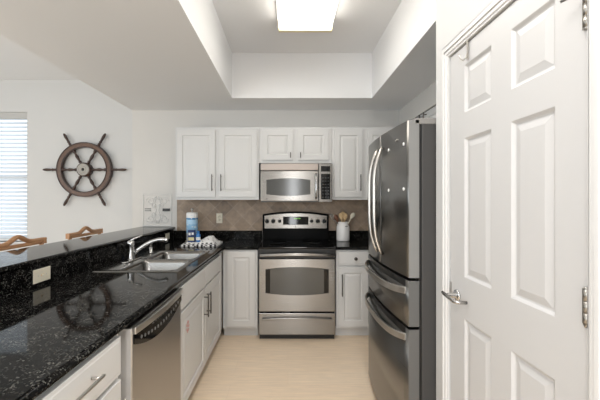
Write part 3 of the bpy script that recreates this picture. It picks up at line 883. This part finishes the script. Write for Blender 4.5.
# ------------------------------------------------------------------ bar stools
def stool(label, y):
    t = thing('bar_stool', label, 'bar stool', (-1.90, y, 0), 0, 'wooden stools behind the bar')
    # local: back at x=0, seat reaches to -x?  stool faces the bar (+x), seat mostly under the ledge
    bm = bmesh.new(); prism_z(bm, rrect(.0, .36, -.2, .2, .05), .70, .74); obj('seat', bm, 'stoolwood', t, .008)
    for (x, yy) in ((.02, -.19), (.02, .19), (.33, -.17), (.33, .17)):
        bm = bmesh.new(); tube(bm, [(x*1.0+(.02 if x > .1 else -.02), yy*1.08, 0), (x, yy, .70)], [.015, .019], 10); obj('leg', bm, 'stoolwood', t)
    bm = bmesh.new()
    for (a, b) in (((.0, -.195, .25), (.0, .195, .25)), ((.335, -.178, .30), (.335, .178, .30)), ((.01, -.195, .33), (.335, -.175, .33)), ((.01, .195, .33), (.335, .175, .33))): tube(bm, [a, b], .010, 8)
    obj('stretcher', bm, 'stoolwood', t)
    for s in (-1, 1):
        bm = bmesh.new(); tube(bm, [(.02, s*.19, .72), (0, s*.215, .9), (0, s*.225, 1.055)], .015, 10); obj('back_post', bm, 'stoolwood', t)
    bm = bmesh.new()
    tube(bm, [(0, -.245, 1.058), (0, -.12, 1.056), (0, 0, 1.056), (0, .12, 1.056), (0, .245, 1.058)], .014, 10)
    pts = []
    for k in range(29):
        u = -1+2*k/28; z = 1.074+.045*math.exp(-(u/.28)**2)-.0*abs(u)
        pts.append((0, u*.245, z))
    tube(bm, pts, .017, 10)
    for s in (-1, 1): box(bm, -.017, .017, s*.245-.014, s*.245+.014, 1.044, 1.090)
    obj('crest_rail', bm, 'stoolwood', t, .003)
    return t
stool('wooden bar stool behind the bar in front of the window', 2.32)
stool('wooden bar stool behind the bar below the ship wheel', 3.10)

# ------------------------------------------------------------------ things on the worktop
ph = thing('paper_towel_holder', 'paper towel roll in blue printed wrap on its stand in the corner', 'paper towels', (-1.075, 3.70, ZW))
bm = bmesh.new(); lathe(bm, [(.075, 0), (.075, .008), (.068, .014), (.01, .014), (.008, .345), (.013, .35), (.016, .36), (.012, .372), (0, .375)], 28); obj('stand', bm, 'satin', ph)
bm = bmesh.new(); lathe(bm, [(.060, .016), (.063, .022), (.063, .31), (.058, .325), (.02, .327)], 32); obj('paper_roll', bm, 'roll', ph)

# crumpled towel: closed height field
tw = bmesh.new(); nx, ny = 44, 30
tx0, tx1, ty0, ty1 = -1.075, -.715, 3.29, 3.60
def th(x, y):
    u = (x-tx0)/(tx1-tx0); v = (y-ty0)/(ty1-ty0)
    e = min(1, 5*min(u, 1-u, v, 1-v))
    hgt = .014+.030*e
    hgt += e*.026*noise.noise(Vector((x*16, y*16, 1.3)))+e*.020*noise.noise(Vector((x*75, y*40, 4)))
    if u > .45: hgt += .050*e*math.exp(-((u-.76)/.15)**2-((v-.5)/.25)**2)
    fl = math.exp(-((u-.30)/.20)**6-((v-.40)/.26)**6)      # pressed flat where the packets stand
    return hgt*(1-fl)+.030*fl
top = [[None]*ny for _ in range(nx)]; bot = [[None]*ny for _ in range(nx)]
for i in range(nx):
    for j in range(ny):
        u, v = i/(nx-1), j/(ny-1)
        x = tx0+(tx1-tx0)*u; y = ty0+(ty1-ty0)*v
        wob = .016*noise.noise(Vector((x*22, y*22, 9)))
        if i in (0, nx-1): x += wob
        if j in (0, ny-1): y += wob
        top[i][j] = tw.verts.new((x, y, ZW+max(.006, th(x, y)))); bot[i][j] = tw.verts.new((x, y, ZW+.001))
for i in range(nx-1):
    for j in range(ny-1):
        f = tw.faces.new((top[i][j], top[i+1][j], top[i+1][j+1], top[i][j+1])); f.smooth = True
        tw.faces.new((bot[i][j], bot[i][j+1], bot[i+1][j+1], bot[i+1][j]))
for i in range(nx-1):
    for j in (0, ny-1): tw.faces.new((top[i][j], bot[i][j], bot[i+1][j], top[i+1][j]))
for j in range(ny-1):
    for i in (0, nx-1): tw.faces.new((top[i][j], top[i][j+1], bot[i][j+1], bot[i][j]))
tag(obj('dish_towel', tw, 'towel'), 'crumpled white dish towel with black pattern on the worktop corner', 'towel')

pk = thing('carton', 'small navy and white carton standing on the dish towel', 'box', (-.995, 3.41, ZW+.0305))
obj('packet', B((-.036, .036, -.018, .018, .0015, .125)), 'navy', pk, .003)
obj('front_print', B((-.030, .030, -.0192, -.0175, .018, .050)), 'yellow', pk, 0, 'pale yellow lower print')
obj('name_band', B((-.028, -.006, -.0192, -.0175, .072, .098), (.004, .026, -.0192, -.0175, .076, .10)), 'wplastic', pk, 0, 'white upper print')
bt = thing('small_bottle', 'small blue bottle with white cap beside the navy carton', 'bottle', (-.932, 3.42, ZW+.0305))
bm = bmesh.new(); lathe(bm, [(.022, .0015), (.024, .006), (.024, .075), (.014, .088), (.012, .092)], 20); obj('body', bm, 'blue', bt)
bm = bmesh.new(); lathe(bm, [(.014, .092), (.014, .112), (.012, .114), (0, .114)], 18); obj('cap', bm, 'blue', bt)
bm = bmesh.new(); lathe(bm, [(.0243, .02), (.0246, .021), (.0246, .05), (.0243, .051)], 20); obj('label_band', bm, 'wplastic', bt, 0, 'white label')

# utensil crock
CX, CY = .628, 3.77
ck = bmesh.new()
lathe(ck, [(0, 0), (.068, 0), (.073, .006), (.074, .02), (.074, .15), (.070, .168), (.058, .186), (.055, .196), (.060, .212), (.058, .216), (.052, .212), (.049, .196), (.052, .184), (.066, .160), (.067, .02), (.06, .012), (0, .012)], 36)
o = obj('crock', ck, 'ceramic'); o.location = (CX, CY, ZW); tag(o, 'white ceramic utensil crock right of the stove', 'crock')
bm = bmesh.new(); box(bm, .012, .040, -.0755, -.066, .166, .172)
obj('crock_mark', bm, 'blackplastic', o, 0, 'small dark mark')
def utensil(name, label, cat, base, tip, m, kind):
    t = thing(name, label, cat, (CX, CY, ZW))
    b, p = Vector(base), Vector(tip); d = (p-b).normalized()
    bm = bmesh.new(); tube(bm, [b, b+(p-b)*.5, p-d*.02], [.005, .0055, .006], 8); obj('shaft', bm, m, t)
    bm = bmesh.new()
    if kind == 'spoon':
        tube(bm, [p-d*.022, p-d*.01, p+d*.015, p+d*.035, p+d*.052, p+d*.058], [.006, .014, .024, .025, .015, .004], 14, False, .45)
    elif kind == 'spatula':
        tube(bm, [p-d*.022, p-d*.012, p, p+d*.06, p+d*.068], [.006, .018, .026, .028, .024], 4, False, .3)
    elif kind == 'whisk':
        tube(bm, [p-d*.022, p-d*.01], [.006, .008], 8)
        sd = d.cross(Vector((0, 1, 0))).normalized(); s2 = d.cross(sd)
        for q in range(4):
            a = q*PI/4; dirv = sd*math.cos(a)+s2*math.sin(a); loop = []
            for k in range(17):
                u = k/16*PI; loop.append(p-d*.01+d*(.085*math.sin(u)**.8)+dirv*.034*math.cos(u)*(.4+.6*math.sin(u)))
            tube(bm, loop, .0017, 5)
    obj('head', bm, m, t)
utensil('wooden_spoon', 'pale wooden spoon standing left of centre in the white crock', 'spoon', (.012, -.006, .02), (-.022, -.018, .262), 'spoonwood', 'spoon')
utensil('wooden_spoon', 'pale wooden spoon standing right of centre in the white crock', 'spoon', (-.012, .004, .02), (.022, -.008, .256), 'spoonwood', 'spoon')
utensil('wooden_spoon', 'pale wooden spoon leaning at the back of the white crock', 'spoon', (.0, -.025, .02), (.004, .026, .275), 'spoonwood', 'spoon')
utensil('spatula', 'cream spatula leaning far right out of the white crock', 'spatula', (-.040, .0, .02), (.098, -.006, .268), 'ivory', 'spoon')
utensil('dark_spoon', 'dark wooden spoon leaning left out of the white crock', 'spoon', (.035, .008, .02), (-.070, -.002, .245), 'spoondark', 'spoon')
utensil('whisk', 'thin metal whisk leaning furthest left out of the white crock', 'whisk', (.040, -.01, .02), (-.098, .012, .240), 'satin', 'whisk')
